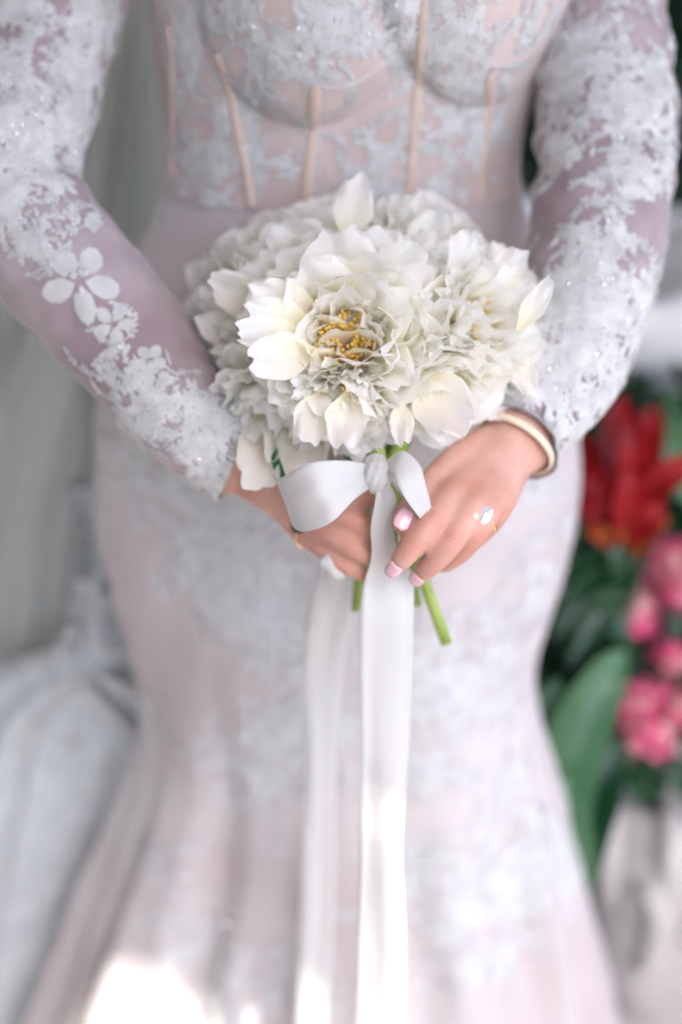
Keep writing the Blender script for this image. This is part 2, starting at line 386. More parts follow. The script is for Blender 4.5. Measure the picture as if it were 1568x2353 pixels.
def skin_nodes():
    t = M['skin'].node_tree; N = t.nodes; L = t.links; p = N['Principled BSDF']
    at = N.new('ShaderNodeAttribute'); at.attribute_name = 'joint'; sp_ = N.new('ShaderNodeSeparateXYZ'); L.new(at.outputs['Vector'], sp_.inputs[0])
    mixc = N.new('ShaderNodeMix'); mixc.data_type = 'RGBA'; src = p.inputs['Base Color'].links[0].from_socket
    ml = N.new('ShaderNodeMath'); ml.operation = 'MULTIPLY'; ml.inputs[1].default_value = .7; L.new(sp_.outputs[2], ml.inputs[0])
    L.new(ml.outputs[0], mixc.inputs[0]); L.new(src, mixc.inputs[6]); mixc.inputs[7].default_value = (.56, .22, .17, 1); L.new(mixc.outputs[2], p.inputs['Base Color'])
    m1 = N.new('ShaderNodeMath'); m1.operation = 'MULTIPLY'; m1.inputs[1].default_value = 2600; L.new(sp_.outputs[1], m1.inputs[0])
    sn = N.new('ShaderNodeMath'); sn.operation = 'SINE'; L.new(m1.outputs[0], sn.inputs[0])
    m2 = N.new('ShaderNodeMath'); m2.operation = 'MULTIPLY'; L.new(sn.outputs[0], m2.inputs[0]); L.new(sp_.outputs[0], m2.inputs[1])
    b = N.new('ShaderNodeBump'); b.inputs['Strength'].default_value = .8; b.inputs['Distance'].default_value = .0005; L.new(m2.outputs[0], b.inputs['Height'])
    old = p.inputs['Normal'].links[0].from_socket; L.new(old, b.inputs['Normal']); L.new(b.outputs[0], p.inputs['Normal'])
skin_nodes()
bb = bvh_of(body)
def nail(H, k, s=.85):
    js = H[k]; p = W(*js[-1][:3]); q = W(*js[-2][:3]); d = (p - q).normalized()
    c = p * .62 + q * .38; n = (CAM - c); n = (n - d * n.dot(d)).normalized(); sd = d.cross(n)
    r = js[-1][3] + .0012; V = []; nu, nv = 7, 7
    for j in range(nv):
        t = j / (nv - 1); L = (-.005 + t * .0155) * s
        wd = .8 * (1 - max(0, (t - .55) / .45) ** 2 * .55) * (1 if t > .15 else .8)
        for i in range(nu):
            a = (i / (nu - 1) - .5) * 2 * wd * .95
            V.append(c + d * L + sd * (math.sin(a) * r) + n * (math.cos(a) * r * 1.02 + .0004 - .0018 * t * t))
    o = link('fingernail', mesh('fingernail', V, grid_faces(nu, nv)), M['nail'], body)
    md = o.modifiers.new('t', 'SOLIDIFY'); md.thickness = .0007
for k in ('thumb', 'index', 'middle'): nail(HL, k)

# ------------------------------------------------------------------ sleeves
def sleeve(A, i1, seed):
    P, r = arm_path(A, 130); n = int(130 * i1); P = P[:n]; r = r[:n]; V = []; seg = 56; prev = None
    for i in range(n):
        d = (P[min(i + 1, n - 1)] - P[max(i - 1, 0)]).normalized()
        a = (d.cross(Vector((.1, .2, 1))).normalized() if prev is None else (prev - d * prev.dot(d)).normalized()); prev = a; b = d.cross(a)
        for k in range(seg):
            th = 2 * math.pi * k / seg; q = a * math.cos(th) + b * math.sin(th); p = P[i] + q * r[i]
            el = math.exp(-((i / n - .42) / .16) ** 2); w = (.0025 + .0035 * el) * noise.noise((p.x * 22 + seed, p.y * 22, p.z * 60)) + .0012 * noise.noise((p.x * 90, p.y * 90, p.z * 130))
            e = .0035 + (.002 if i > n - 4 else 0)
            V.append(P[i] + q * (r[i] + e + w))
    o = link('sleeve', mesh('sleeve', V, grid_faces(seg, n, True)), M['sleeve'], person)
    md = o.modifiers.new('t', 'SOLIDIFY'); md.thickness = .0012
    return o
slR = sleeve(ARM_R, .975, 3.1); slL = sleeve(ARM_L, .985, 8.7)
BV = {k: bvh_of(o) for k, o in (('skirt', skirt), ('bodice', bodice), ('R', slR), ('L', slL))}
def hit(u, v, key):
    h = BV[key].ray_cast(CAM, ray(u, v)); return (h[0], h[1]) if h[0] is not None else (None, None)

# ------------------------------------------------------------------ lace applique
class Lace:
    def __init__(s, key, off=.0008): s.mb = MB(); s.b = BV[key]; s.key = key; s.off = off
    def snap(s, p, h=0):
        q, n, _, _ = s.b.find_nearest(p)
        if q is None: return p
        if n.dot(p - q) < 0 and (p - q).length > 1e-4 and False: n = -n
        return q + n * (s.off + h)
    def leaf(s, o, X, Y, ang, L, w, h=.0005):
        c, sn = math.cos(ang), math.sin(ang); D = X * c + Y * sn; E = Y * c - X * sn
        pts = [(0, 0, 0), (.25, .75, 0), (.6, 1, 0), (.88, .6, 0), (1, 0, 0), (.88, -.6, 0), (.6, -1, 0), (.25, -.75, 0)]
        V = [s.snap(o + D * (a * L) + E * (b * w / 2), 0) for a, b, _ in pts] + [s.snap(o + D * (.55 * L), h)]
        s.mb.add(V, [(i, (i + 1) % 8, 8) for i in range(8)])
    def thread(s, pts, w):
        P = [s.snap(p, .0002) for p in pts]; V = []
        for i, p in enumerate(P):
            d = (P[min(i + 1, len(P) - 1)] - P[max(0, i - 1)]).normalized(); q, n, _, _ = s.b.find_nearest(p); e = d.cross(n).normalized() * w
            V += [p - e, p + n * w, p + e]
        s.mb.add(V, [f for i in range(len(P) - 1) for f in ((3 * i, 3 * i + 1, 3 * i + 4, 3 * i + 3), (3 * i + 1, 3 * i + 2, 3 * i + 5, 3 * i + 4))])
    def flower(s, p, X, Y, r, n=5, a0=0, wf=.72):
        for k in range(n):
            a = a0 + 2 * math.pi * k / n; o = p + (X * math.cos(a) + Y * math.sin(a)) * r * .12
            s.leaf(o, X, Y, a + rng.uniform(-.1, .1), r * rng.uniform(.85, 1.05), r * wf, .0009)
        for k in range(5):
            a = rng.uniform(0, 6.3); s.leaf(p + (X * math.cos(a) + Y * math.sin(a)) * r * .1, X, Y, a, r * .25, r * .18, .003)
    def sprig(s, p, X, Y, ang, L, sc_=1.0):
        n = 9; pts = []; q = p.copy(); a = ang; cv = rng.uniform(-.35, .35)
        for i in range(n):
            pts.append(q.copy()); q = q + (X * math.cos(a) + Y * math.sin(a)) * (L / n); a += cv
            sd = 1 if i % 2 else -1
            for sg in (sd, -sd):
                if rng.random() < .85:
                    ll = .0075 * sc_ * (1 - .4 * i / n) * rng.uniform(.7, 1.25)
                    s.leaf(q, X, Y, a + sg * rng.uniform(.55, 1.1), ll, ll * rng.uniform(.35, .6))
        s.leaf(q, X, Y, a, .009 * sc_, .004 * sc_); s.thread(pts + [q], .0005)
    def motif(s, p, n, sc_=1.0, kind=None):
        X = n.cross(Vector((rng.uniform(-1, 1), .3, rng.uniform(-1, 1)))).normalized(); Y = n.cross(X)
        kind = kind or rng.choice('fssb')
        if kind in 'fb': s.flower(p, X, Y, .0105 * sc_ * rng.uniform(.8, 1.3), 5, rng.uniform(0, 6))
        if kind in 'sb':
            for k in range(rng.choice((3, 4))): s.sprig(p, X, Y, rng.uniform(0, 6.3), .038 * sc_ * rng.uniform(.7, 1.3), sc_)
    def build(s, parent, m='lace'):
        o = s.mb.build('lace_applique', M[m], parent); o['kind'] = 'stuff'; return o
beads = MB()
def bead(p, r=.0016): blob(beads, p, (r, r, r), None, 6, 4)
def scatter(lc, u0, u1, v0, v1, n, sc_=1.0, thr=None, ns=6.0, bd=.4):
    k = 0; tries = 0
    while k < n and tries < n * 12:
        tries += 1; u = rng.uniform(u0, u1); v = rng.uniform(v0, v1)
        if thr is not None and noise.noise((u / 784 * ns, v / 784 * ns, 2.2)) < thr: continue
        h = lc.b.ray_cast(CAM, ray(u, v))
        if h[0] is None: continue
        lc.motif(h[0], h[1], sc_ * rng.uniform(.8, 1.2)); k += 1
        if rng.random() < bd * .35:
            q = lc.snap(h[0] + Vector([rng.uniform(-.01, .01) for _ in range(3)])); bead(q)
lr = Lace('R'); scatter(lr, -60, 290, -40, 330, 62, .8, -.15, 7); scatter(lr, 0, 200, 270, 480, 26, .9); scatter(lr, 0, 430, 780, 1000, 12, .8, .0); scatter(lr, 0, 400, 440, 620, 6, .7, .0); scatter(lr, 400, 540, 940, 1100, 18, .8)
# the large five-petalled flower on the forearm
lf = Lace('R', .0005)
for (u, v, r) in ((185, 645, .030), (262, 745, .016)):
    p, n = hit(u, v, 'R')
    if p is not None:
        X = n.cross(Vector((0, 0, 1))).normalized(); Y = n.cross(X); lf.flower(p, X, Y, r * .92, 5, .5, .62)
lr.build(slR)
lf.mb.build('lace_flower', M['slace'], slR)
ll_ = Lace('L'); scatter(ll_, 1230, 1545, -40, 350, 56, .9, -.2, 7); scatter(ll_, 1230, 1540, 350, 640, 16, .9, .0); scatter(ll_, 1150, 1500, 620, 1060, 70, 1.0); ll_.build(slL)
lb = Lace('bodice'); scatter(lb, 380, 720, -40, 470, 60, .7, -.1, 8); scatter(lb, 680, 1330, -40, 130, 44, .75, -.1, 9); scatter(lb, 760, 1180, 150, 520, 26, .85, -.05, 7, .2); lb.build(bodice)
ls = Lace('skirt'); scatter(ls, 200, 700, 500, 1250, 30, 1.2, .0, 5, .1); scatter(ls, 260, 720, 1100, 1700, 30, 1.4, .02, 4, .1); scatter(ls, 560, 760, 1300, 1800, 18, 1.4); scatter(ls, 180, 760, 1700, 2400, 22, 1.5, .05, 4, .1)
scatter(ls, 900, 1350, 1100, 2380, 42, 1.5, .0, 4, .1); scatter(ls, 940, 1340, 1900, 2380, 18, 1.5, -.1, 4, .1); ls.build(skirt, 'slace')
o = beads.build('crystal_bead', M['crystal'], bodice); o['kind'] = 'stuff'
# a sequin that catches the sun
p, n = hit(525, 2120, 'skirt')
if p is not None:
    sq = MB(); blob(sq, p + n * .004, (.0032, .0032, .0032), None, 16, 12); sq.build('sequin', M['crystal'], skirt)

# boning strips and seams following the bodice
def strip(name, path, w, m, key='bodice', h=.0017, parent=None):
    S = spline(path, 40); V = []
    Ps = [(hit(u, v, key)) for u, v in S]; Ps = [(p, n) for p, n in Ps if p is not None]
    for i, (p, n) in enumerate(Ps):
        d = (Ps[min(i + 1, len(Ps) - 1)][0] - Ps[max(i - 1, 0)][0]).normalized(); e = d.cross(n).normalized() * (w / 2)
        for a, b in ((-1, 0), (-.75, 1), (0, 1.5), (.75, 1), (1, 0)): V.append(p + e * a + n * (h * b))
    if len(Ps) > 2: return link(name, mesh(name, V, grid_faces(5, len(Ps))), m, parent or bodice)
strip('boning', [(498, 120), (530, 220), (552, 330), (572, 430), (580, 520)], .0085, M['boning'])
strip('boning', [(722, 195), (722, 260), (714, 340), (706, 430), (700, 520)], .0095, M['boning'])
strip('boning', [(975, -20), (966, 120), (955, 260), (945, 380), (940, 480)], .008, M['boning'])
strip('boning', [(1125, 160), (1120, 280), (1108, 400), (1112, 520)], .007, M['boning'])
strip('boning', [(388, 60), (396, 150), (397, 260), (394, 400)], .008, M['boning'])
strip('cup_seam', [(590, 60), (640, 140), (740, 200), (840, 180), (930, 100), (960, 0)], .004, M['skirt'], h=.0006)
strip('cup_seam', [(1020, 0), (1050, 100), (1120, 150), (1190, 145), (1240, 100)], .004, M['skirt'], h=.0006)
strip('waist_seam', [(392, 480), (500, 486), (700, 492), (900, 490), (1190, 486)], .007, M['lace'], h=.001)
p0 = [(215, 1098), (300, 1096), (400, 1100), (520, 1118), (600, 1130)]
strip('hip_seam', p0, .004, M['lace'], 'skirt', .0012, skirt)

# ------------------------------------------------------------------ bouquet
BC = W(850, 800, .955)
bouquet = empty('bouquet', W(870, 1110, .935)); tag(bouquet, 'round bouquet of white peonies with yellow centres, held in both hands', 'bouquet')
def petal(L, hw, lean, bend, cup, ruf, jag, seed, r0=.003, nu=15, nv=13, tipround=.30, curl=0):
    V = []; T = []; UV = []
    for j in range(nv):
        t = j / (nv - 1)
        for i in range(nu):
            s = 2 * i / (nu - 1) - 1
            Ls = L * (1 - .42 * (1 - math.sqrt(max(0, 1 - s * s * .97))) + jag * .08 * noise.noise((s * 2.2, seed, .5)) + jag * .06 * noise.noise((s * 7, seed, 3.5)) - jag * .06 * math.exp(-((s - .3 * math.sin(seed * 7)) / .12) ** 2))
            tt = t * Ls
            # integrate the midline
            n = 6; x = 0; z = 0
            for q in range(n):
                f = (q + .5) / n * tt / L; ph = lean + bend * f + curl * f ** 4
                x += math.sin(ph) * tt / n; z += math.cos(ph) * tt / n
            ph = lean + bend * tt / L + curl * (tt / L) ** 4
            wf = hw * (.20 + .80 * math.sin(min(1, t / .72) * math.pi / 2) ** 1.3) * (1 - .10 * max(0, t - .75) / .25)
            cu = cup * (1 - .45 * t); a = s * cu; lat = wf * (math.sin(a) / cu); inn = wf * (1 - math.cos(a)) / cu
            rf = ruf * t * t * (math.sin(s * 5.5 + seed * 3 + t * 2) * .5 + noise.noise((s * 2.6, t * 2.2, seed)) * 1.3 + noise.noise((s * 6, t * 4, seed + 9)) * .5)
            inn += rf
            # inward normal of the midline = (-cos ph, sin ph) in (r,z)
            V.append(Vector((r0 + x - math.cos(ph) * inn, lat + .25 * rf * math.cos(seed), z + math.sin(ph) * inn))); T.append(tt / L); UV.append((s * hw * 900, tt * 60, seed))
    return V, grid_faces(nu, nv), T, UV
def petal_obj(name, parts, m, parent):
    V = []; F = []; T = []; U = []
    for (v, f, t, uv) in parts:
        n = len(V); V += v; F += [tuple(i + n for i in q) for q in f]; T += t; U += uv
    me = mesh(name, V, F)
    a = me.attributes.new('tip', 'FLOAT', 'POINT'); a.data.foreach_set('value', T)
    a = me.attributes.new('vein', 'FLOAT_VECTOR', 'POINT'); a.data.foreach_set('vector', [c for q in U for c in q])
    return link(name, me, m, parent)
GOLD = math.pi * (3 - math.sqrt(5)); NPET = [0]
def peony(u, v, d, rad, face, kind, mname='petal', seed=0, label=None):
    """rad: metres; face: (u,v,towards camera) direction of the flower's axis; the centre of the bloom shows at u,v"""
    rr = random.Random(seed); m = M[mname]
    c = W(u, v, d)
    ax = (Vector((1, 0, 0)) * face[0] + Vector((0, -SP, -CP)) * face[1] * 1.0 + Vector((0, -CP, SP)) * face[2]).normalized()
    X = ax.cross(Vector((.2, .1, 1))).normalized(); Y = ax.cross(X)
    base = c - ax * rad * .62
    Mx = Matrix((X, Y, ax)).transposed()
    fl = empty('peony', base); fl.parent = bouquet; fl.matrix_parent_inverse = bouquet.matrix_basis.inverted()
    if label: fl['label'] = label
    S = rad / .055; FLO.append(fl)
    def put(P, az, tilt=0, dz=0):
        V, F, T, U = P; ca, sa = math.cos(az), math.sin(az); out = []
        for p in V:
            q = Vector((p.x * ca - p.y * sa, p.x * sa + p.y * ca, p.z + dz)) * S; out.append(base + Mx @ q)
        return out, F, T, U
    inner = []
    if kind == 'open':      # hero: ruffled bowl round a golden centre
        nb, nm, ni = 15, 20, 30
        for k in range(nb):
            inner_ = petal(.064 * rr.uniform(.92, 1.08), .029 * rr.uniform(.85, 1.1), R(rr.uniform(80, 100)), R(rr.uniform(-68, -40)), .9, .0045, 1.0, rr.uniform(0, 99), curl=R(rr.uniform(-10, 30)))
            petal_obj('petal', [put(inner_, k * GOLD + rr.uniform(-.15, .15), 0, -.002)], m, fl); NPET[0] += 1
        for k in range(nm):
            f = k / nm; q = petal(.060 * rr.uniform(.88, 1.08), .026 * rr.uniform(.8, 1.15), R(78 - 30 * f + rr.uniform(-6, 6)), R(rr.uniform(-66, -34)), 1.0, .0055, 1.3, rr.uniform(0, 99), curl=R(rr.uniform(-15, 45)))
            petal_obj('petal', [put(q, k * GOLD + 1.1 + rr.uniform(-.2, .2))], m, fl); NPET[0] += 1
        for k in range(ni):
            q = petal(.047 * rr.uniform(.75, 1.05), .018 * rr.uniform(.7, 1.2), R(rr.uniform(36, 50)), R(rr.uniform(-42, -15)), .9, .0055, 1.5, rr.uniform(0, 99), nu=9, nv=10, curl=R(rr.uniform(-30, 40)))
            inner.append(put(q, k * GOLD + 2.0 + rr.uniform(-.3, .3)))
        for k in range(16):     # tuft of petaloids in the middle
            q = petal(.034 * rr.uniform(.75, 1.1), .0095 * rr.uniform(.7, 1.2), R(rr.uniform(2, 20)), R(rr.uniform(-30, 25)), .8, .0035, 1.6, rr.uniform(0, 99), nu=7, nv=8, curl=R(rr.uniform(20, 90)))
            az = k * GOLD * 3; inner.append(put(q, az + rr.uniform(-.5, .5)))
        st = MB()
        for k in range(230):
            az = rr.uniform(0, 6.28); ra = rr.uniform(.004, .0165); p = base + Mx @ (Vector((math.cos(az) * ra, math.sin(az) * ra, rr.uniform(.022, .031))) * S)
            q = base + Mx @ (Vector((math.cos(az) * ra * .6, math.sin(az) * ra * .6, .008)) * S)
            tube(st, [q, q.lerp(p, .85), p], [.0004, .0004, .0005], 4)
            blob(st, p, (.0014, .0014, .0026), Mx, 5, 4)
        so_ = st.build('stamens', M['anther'], fl); so_['kind'] = 'stuff'
    else:                   # full double bloom: petal tips over a dome
        n_out, n_mid, n_in = {'dome': (9, 13, 38), 'frill': (9, 12, 58), 'small': (7, 9, 30)}[kind]
        fr = kind == 'frill'
        for k in range(n_out):
            q = petal(.058 * rr.uniform(.92, 1.12), .028 * rr.uniform(.85, 1.1), R(rr.uniform(88, 112)), R(rr.uniform(-62, -30)), .85, .0034, .25 if not fr else .9, rr.uniform(0, 99), curl=R(rr.uniform(-10, 30)))
            petal_obj('petal', [put(q, k * GOLD + rr.uniform(-.2, .2), 0, -.003)], m, fl); NPET[0] += 1
        for k in range(n_mid):
            f = k / n_mid; q = petal(.058 * rr.uniform(.9, 1.08), .0225 * rr.uniform(.8, 1.15), R(84 - 34 * f + rr.uniform(-6, 6)), R(rr.uniform(-50, -24)), .95, .0038, .3 if not fr else 1.3, rr.uniform(0, 99), curl=R(rr.uniform(-20, 25)))
            petal_obj('petal', [put(q, k * GOLD + .8 + rr.uniform(-.2, .2))], m, fl); NPET[0] += 1
        for k in range(n_in):
            f = (k + .5) / n_in; th = R(48) * math.sqrt(1 - f)
            q = petal((.056 if not fr else .053) * rr.uniform(.86, 1.08), (.0195 if not fr else .0130) * rr.uniform(.7, 1.25), th + R(rr.uniform(-7, 7)), R(rr.uniform(-30, 18)), 1.0, .0040, .4 if not fr else 1.4, rr.uniform(0, 99), nu=9, nv=10, curl=R(rr.uniform(-50, 35)))
            inner.append(put(q, k * GOLD + rr.uniform(-.3, .3)))
        if fr:
            st = MB()
            for k in range(40):
                az = rr.uniform(0, 6.28); ra = rr.uniform(.004, .02); p = base + Mx @ (Vector((math.cos(az) * ra, math.sin(az) * ra, rr.uniform(.03, .040))) * S)
                q = base + Mx @ (Vector((0, 0, .008)) * S); tube(st, [q, q.lerp(p, .85), p], [.0004, .0004, .0005], 4); blob(st, p, (.0011, .0011, .002), Mx, 5, 4)
            so_ = st.build('stamens', M['anther'], fl); so_['kind'] = 'stuff'
    o = petal_obj('inner_petals', inner, m, fl); o['kind'] = 'stuff'
    cal = MB(); blob(cal, base - ax * .002, (.009 * S, .009 * S, .006 * S), Mx, 10, 6)
    for k in range(4):
        a = k * 1.57; tube(cal, [base + Mx @ (Vector((math.cos(a) * r_, math.sin(a) * r_, z_)) * S) for r_, z_ in ((.004, -.004), (.016, -.002), (.026, .004), (.031, .010))], [.003, .006, .005, .001], 8, (ax, .3))
    cal.build('calyx', M['stem'], fl)
    return base
def loose(fl_i, b, t, hw, lean=20, bend=-40, seed=1, m='petal', face=1):
    """one more petal of a bloom, from its base to its tip"""
    B = W(*b); T_ = W(*t); L = (T_ - B).length * 1.08; zax = (T_ - B).normalized(); tc = (CAM - B).normalized() * face
    xr = -(tc - zax * tc.dot(zax)).normalized(); yr = zax.cross(xr)
    V, F, T, U = petal(L, hw, R(-bend * .5), R(bend), .9, .0045, .9, seed, r0=0); T = [.35 + .65 * t for t in T]
    V = [B + xr * p.x + yr * p.y + zax * p.z for p in V]
    petal_obj('petal', [(V, F, T, U)], M[m], FLO[fl_i]); NPET[0] += 1
FLO = []
bases = []
FL = [
 (795, 775, .880, .062, (-.03, .05, 1), 'open', 'petal', 11, 'open peony facing the front with golden stamens in its centre'),
 (1110, 740, .905, .058, (.45, -.05, .85), 'frill', 'petal', 12, None),
 (770, 530, .975, .062, (-.10, -.85, .55), 'dome', 'petal', 13, None),
 (985, 545, .975, .058, (.25, -.75, .55), 'dome', 'petal', 14, None),
 (605, 590, .985, .056, (-.55, -.60, .50), 'dome', 'petal', 15, None),
 (515, 710, .975, .060, (-.75, -.10, .6), 'dome', 'petal', 16, None),
 (515, 850, .960, .058, (-.75, .30, .6), 'frill', 'petal', 17, None),
 (620, 945, .930, .056, (-.40, .65, .6), 'frill', 'petal_green', 18, 'small peony with greenish centre'),
 (795, 935, .890, .052, (-.05, .65, .75), 'frill', 'petal', 19, None),
 (1010, 895, .900, .052, (.25, .60, .8), 'dome', 'petal', 20, None),
 (1160, 840, .935, .046, (.65, .35, .6), 'small', 'petal', 21, None),
 (1135, 640, .945, .048, (.55, -.55, .5), 'small', 'petal', 22, None),
 (940, 640, .915, .048, (.1, -.4, .9), 'frill', 'petal', 23, None),
 (640, 705, .935, .046, (-.4, -.15, .8), 'small', 'petal', 24, None),
]
for f in FL: bases.append(peony(*f[:4], f[4], f[5], f[6], f[7], f[8]))
for k, a in enumerate([
 (7, (640, 930, .95), (580, 1112, .900), .019), (7, (690, 930, .94), (705, 1090, .890), .018), (7, (570, 900, .95), (497, 1025, .925), .014), (7, (650, 930, .94), (640, 1050, .91), .014),
 (5, (640, 720, .95), (490, 648, .905), .015), (5, (580, 790, .96), (462, 735, .935), .013), (4, (680, 660, .95), (572, 612, .92), .018), (4, (730, 620, .96), (632, 530, .94), .018),
 (2, (800, 560, .95), (822, 408, .935), .014), (3, (960, 600, .95), (1010, 490, .945), .016),
 (0, (720, 780, .885), (552, 765, .853), .0125), (0, (730, 810, .88), (578, 825, .843), .0155), (0, (720, 750, .885), (572, 705, .858), .0125), (0, (740, 720, .885), (592, 662, .868), .012),
 (8, (740, 900, .885), (705, 1015, .865), .014), (8, (800, 900, .88), (792, 1022, .86), .0145), (9, (920, 920, .88), (926, 1015, .868), .008),
 (9, (960, 860, .89), (1065, 978, .862), .020), (10, (1170, 800, .92), (1225, 900, .91), .010), (1, (1190, 760, .895), (1262, 650, .89), .008), (11, (1130, 680, .92), (1195, 575, .912), .013),
 ]):
    loose(*a, seed=k * 3.7 + 1)
# stems gather at the hands and leave below
GRIP = W(872, 1100, .935)
outs = [(818, 1400, .985), (1026, 1478, .965), (960, 1390, .975), (880, 1350, .99), (905, 1370, .985), (850, 1340, .985), (930, 1340, .985)]
for k, b in enumerate(bases):
    o = outs[k] if k < len(outs) else (rng.uniform(850, 935), rng.uniform(1290, 1340), .98)
    j = Vector([rng.uniform(-.008, .008) for _ in range(3)]); g = GRIP + Vector((rng.uniform(-.014, .014), rng.uniform(-.006, .010), rng.uniform(-.01, .01)))
    mid = b.lerp(g, .55) + (BC - b) * .12
    S = spline([b, mid, g, g.lerp(W(*o), .5), W(*o)], 18); mb = MB(); r0 = rng.uniform(.0030, .0042)
    tube(mb, [Vector(s) for s in S], [r0] * 18, 8); mb.build('stem', M['stem'], bouquet)
mb = MB(); tube(mb, [W(858, 1000, .912), W(866, 1035, .912), W(876, 1075, .915)], [.0052, .0056, .005], 10); mb.build('stem', mat('pale_stem', (.34, .44, .10), .4, (.44, .52, .16), 60), bouquet)
mb = MB(); tube(mb, [W(902, 955, .905), W(925, 1000, .912), W(905, 1045, .918), W(885, 1080, .92)], [.003, .0042, .0042, .004], 10); mb.build('stem', M['stem'], bouquet)
for a in ([(832, 985, .92), (838, 1030, .915), (862, 1090, .92)], [(880, 960, .93), (884, 1020, .925), (876, 1090, .925)], [(935, 990, .925), (925, 1030, .92), (890, 1090, .922)], [(850, 980, .935), (856, 1030, .93), (870, 1100, .93)], [(905, 980, .935), (900, 1030, .932), (885, 1100, .93)]):
    mb = MB(); tube(mb, [Vector(q) for q in spline([W(*p) for p in a], 8)], [.0042] * 8, 10); mb.build('stem', M['stem'], bouquet)
def blade(path, w, m, name, parent, fold=.25, nu=5, n=16, wave=0, seed=0, side=None):
    S = spline(path, n); P = [Vector(s) for s in S]; V = []
    for i, p in enumerate(P):
        t = i / (n - 1); d = (P[min(i + 1, n - 1)] - P[max(i - 1, 0)]).normalized()
        sd = side or Vector((0, -1, .3)); e = d.cross(sd).normalized(); nn = e.cross(d)
        ww = w * (math.sin(math.pi * min(1, t * .93 + .07)) ** .7)
        for k in range(nu):
            s = 2 * k / (nu - 1) - 1; V.append(p + e * (s * ww / 2) + nn * (abs(s) * ww * fold + wave * math.sin(t * 14 + s * 2 + seed)))
    return link(name, mesh(name, V, grid_faces(nu, n)), m, parent)
blade([W(630, 1020, .925), W(636, 1065, .91), W(655, 1095, .905), W(682, 1118, .90)], .006, M['leaf'], 'leaf', bouquet)
blade([W(795, 990, .93), W(815, 1030, .912), W(842, 1072, .91)], .018, M['leaf'], 'leaf', bouquet)
blade([W(880, 960, .93), W(900, 1000, .92), W(915, 1035, .915)], .012, M['leaf'], 'leaf', bouquet)
blade([W(1130, 885, .95), W(1150, 895, .94), W(1180, 890, .94)], .010, M['leaf'], 'leaf', bouquet)

# ------------------------------------------------------------------ satin ribbon
ribbon = empty('ribbon', W(865, 1090, .89)); tag(ribbon, 'white satin ribbon tied in a bow under the bouquet, long tails hanging', 'ribbon')
def cloth(name, A, B, n=40, nu=13, th=.0005, wave=0, seed=0, bulge=0):
    SA = spline([W(*a) for a in A], n); SB = spline([W(*b) for b in B], n); V = []
    for i in range(n):
        a = Vector(SA[i]); b = Vector(SB[i]); t = i / (n - 1)
        for k in range(nu):
            s = k / (nu - 1); p = a.lerp(b, s)
            tc = (CAM - p).normalized(); p += tc * (bulge * math.sin(math.pi * s) + wave * (noise.noise((s * 2.5, t * 4, seed)) + .5 * noise.noise((s * 6, t * 9, seed + 3))))
            V.append(p)
    o = link(name, mesh(name, V, grid_faces(nu, n)), M['satin'], ribbon)
    md = o.modifiers.new('t', 'SOLIDIFY'); md.thickness = th
    return o
# left loop: back, turn, front
cloth('bow_loop', [(862, 1062, .90), (800, 1015, .915), (735, 1012, .93), (672, 1040, .925), (632, 1078, .90), (640, 1100, .872), (705, 1066, .850), (790, 1058, .860), (858, 1068, .882)],
      [(858, 1100, .90), (800, 1120, .925), (735, 1160, .94), (700, 1190, .935), (672, 1206, .900), (700, 1222, .868), (762, 1200, .852), (815, 1148, .862), (862, 1114, .882)], 60, 13, wave=.003, seed=2)
cloth('bow_loop', [(878, 1068, .882), (905, 1045, .875), (930, 1036, .868), (965, 1068, .866), (978, 1110, .866), (992, 1165, .868), (985, 1160, .882), (960, 1110, .89), (900, 1075, .895)],
      [(876, 1108, .882), (890, 1092, .872), (902, 1088, .865), (915, 1115, .858), (935, 1150, .858), (965, 1190, .862), (950, 1185, .88), (915, 1130, .892), (885, 1095, .895)], 50, 9, wave=.0015, seed=5)
kn = MB(); S = [W(862, 1060, .884), W(866, 1082, .876), W(868, 1100, .876), W(872, 1120, .884)]
tube(kn, [Vector(s) for s in spline(S, 24)], [.0062 + .0022 * math.sin(math.pi * i / 23) + .0006 * math.sin(i * 1.9) for i in range(24)], 28, (Vector((0, -CP, SP)), .7)); kn.V = [tuple(Vector(v) + (CAM - Vector(v)).normalized() * .0009 * math.sin(project(Vector(v))[0] * .33 + project(Vector(v))[1] * .12)) for v in kn.V]; kn.build('knot', M['satin'], ribbon)
def vert_tail(name, uv0, X0, X1, Y, drop0, **kw): pass
# tails hang straight down
def tail_pts(us, Y, wob=0):
    out = []
    for (u, v, yy) in us:
        tot = PITCH + math.atan((v - 1176.5) / FPX); z = CAM.z - yy * math.tan(tot); d = yy * CP + (CAM.z - z) * SP; out.append((u, v, d))
    return out
YT = .800
cloth('ribbon_tail', tail_pts([(868, 1105, .800), (862, 1150, .800), (852, 1210, .800), (853, 1280, .800), (835, 1350, .800), (827, 1450, .795), (829, 1700, .79), (828, 1950, .79), (822, 2150, .79), (815, 2360, .79), (800, 2700, .79)], 0),
      tail_pts([(892, 1105, .800), (912, 1150, .800), (905, 1210, .805), (918, 1280, .81), (948, 1320, .81), (950, 1450, .80), (942, 1700, .795), (925, 1950, .772), (932, 2150, .772), (930, 2360, .775), (925, 2700, .79)], 0), 90, 11, wave=.0025, seed=11)
cloth('ribbon_tail', tail_pts([(800, 1180, .87), (745, 1280, .88), (728, 1330, .89), (708, 1400, .90), (697, 1550, .92), (697, 1800, .93), (694, 2050, .935), (682, 2353, .935), (670, 2700, .935)], 0),
      tail_pts([(850, 1200, .87), (825, 1300, .885), (815, 1370, .895), (808, 1440, .91), (790, 1550, .925), (772, 1800, .935), (770, 2050, .94), (750, 2353, .94), (740, 2700, .94)], 0), 90, 11, wave=.004, seed=19)
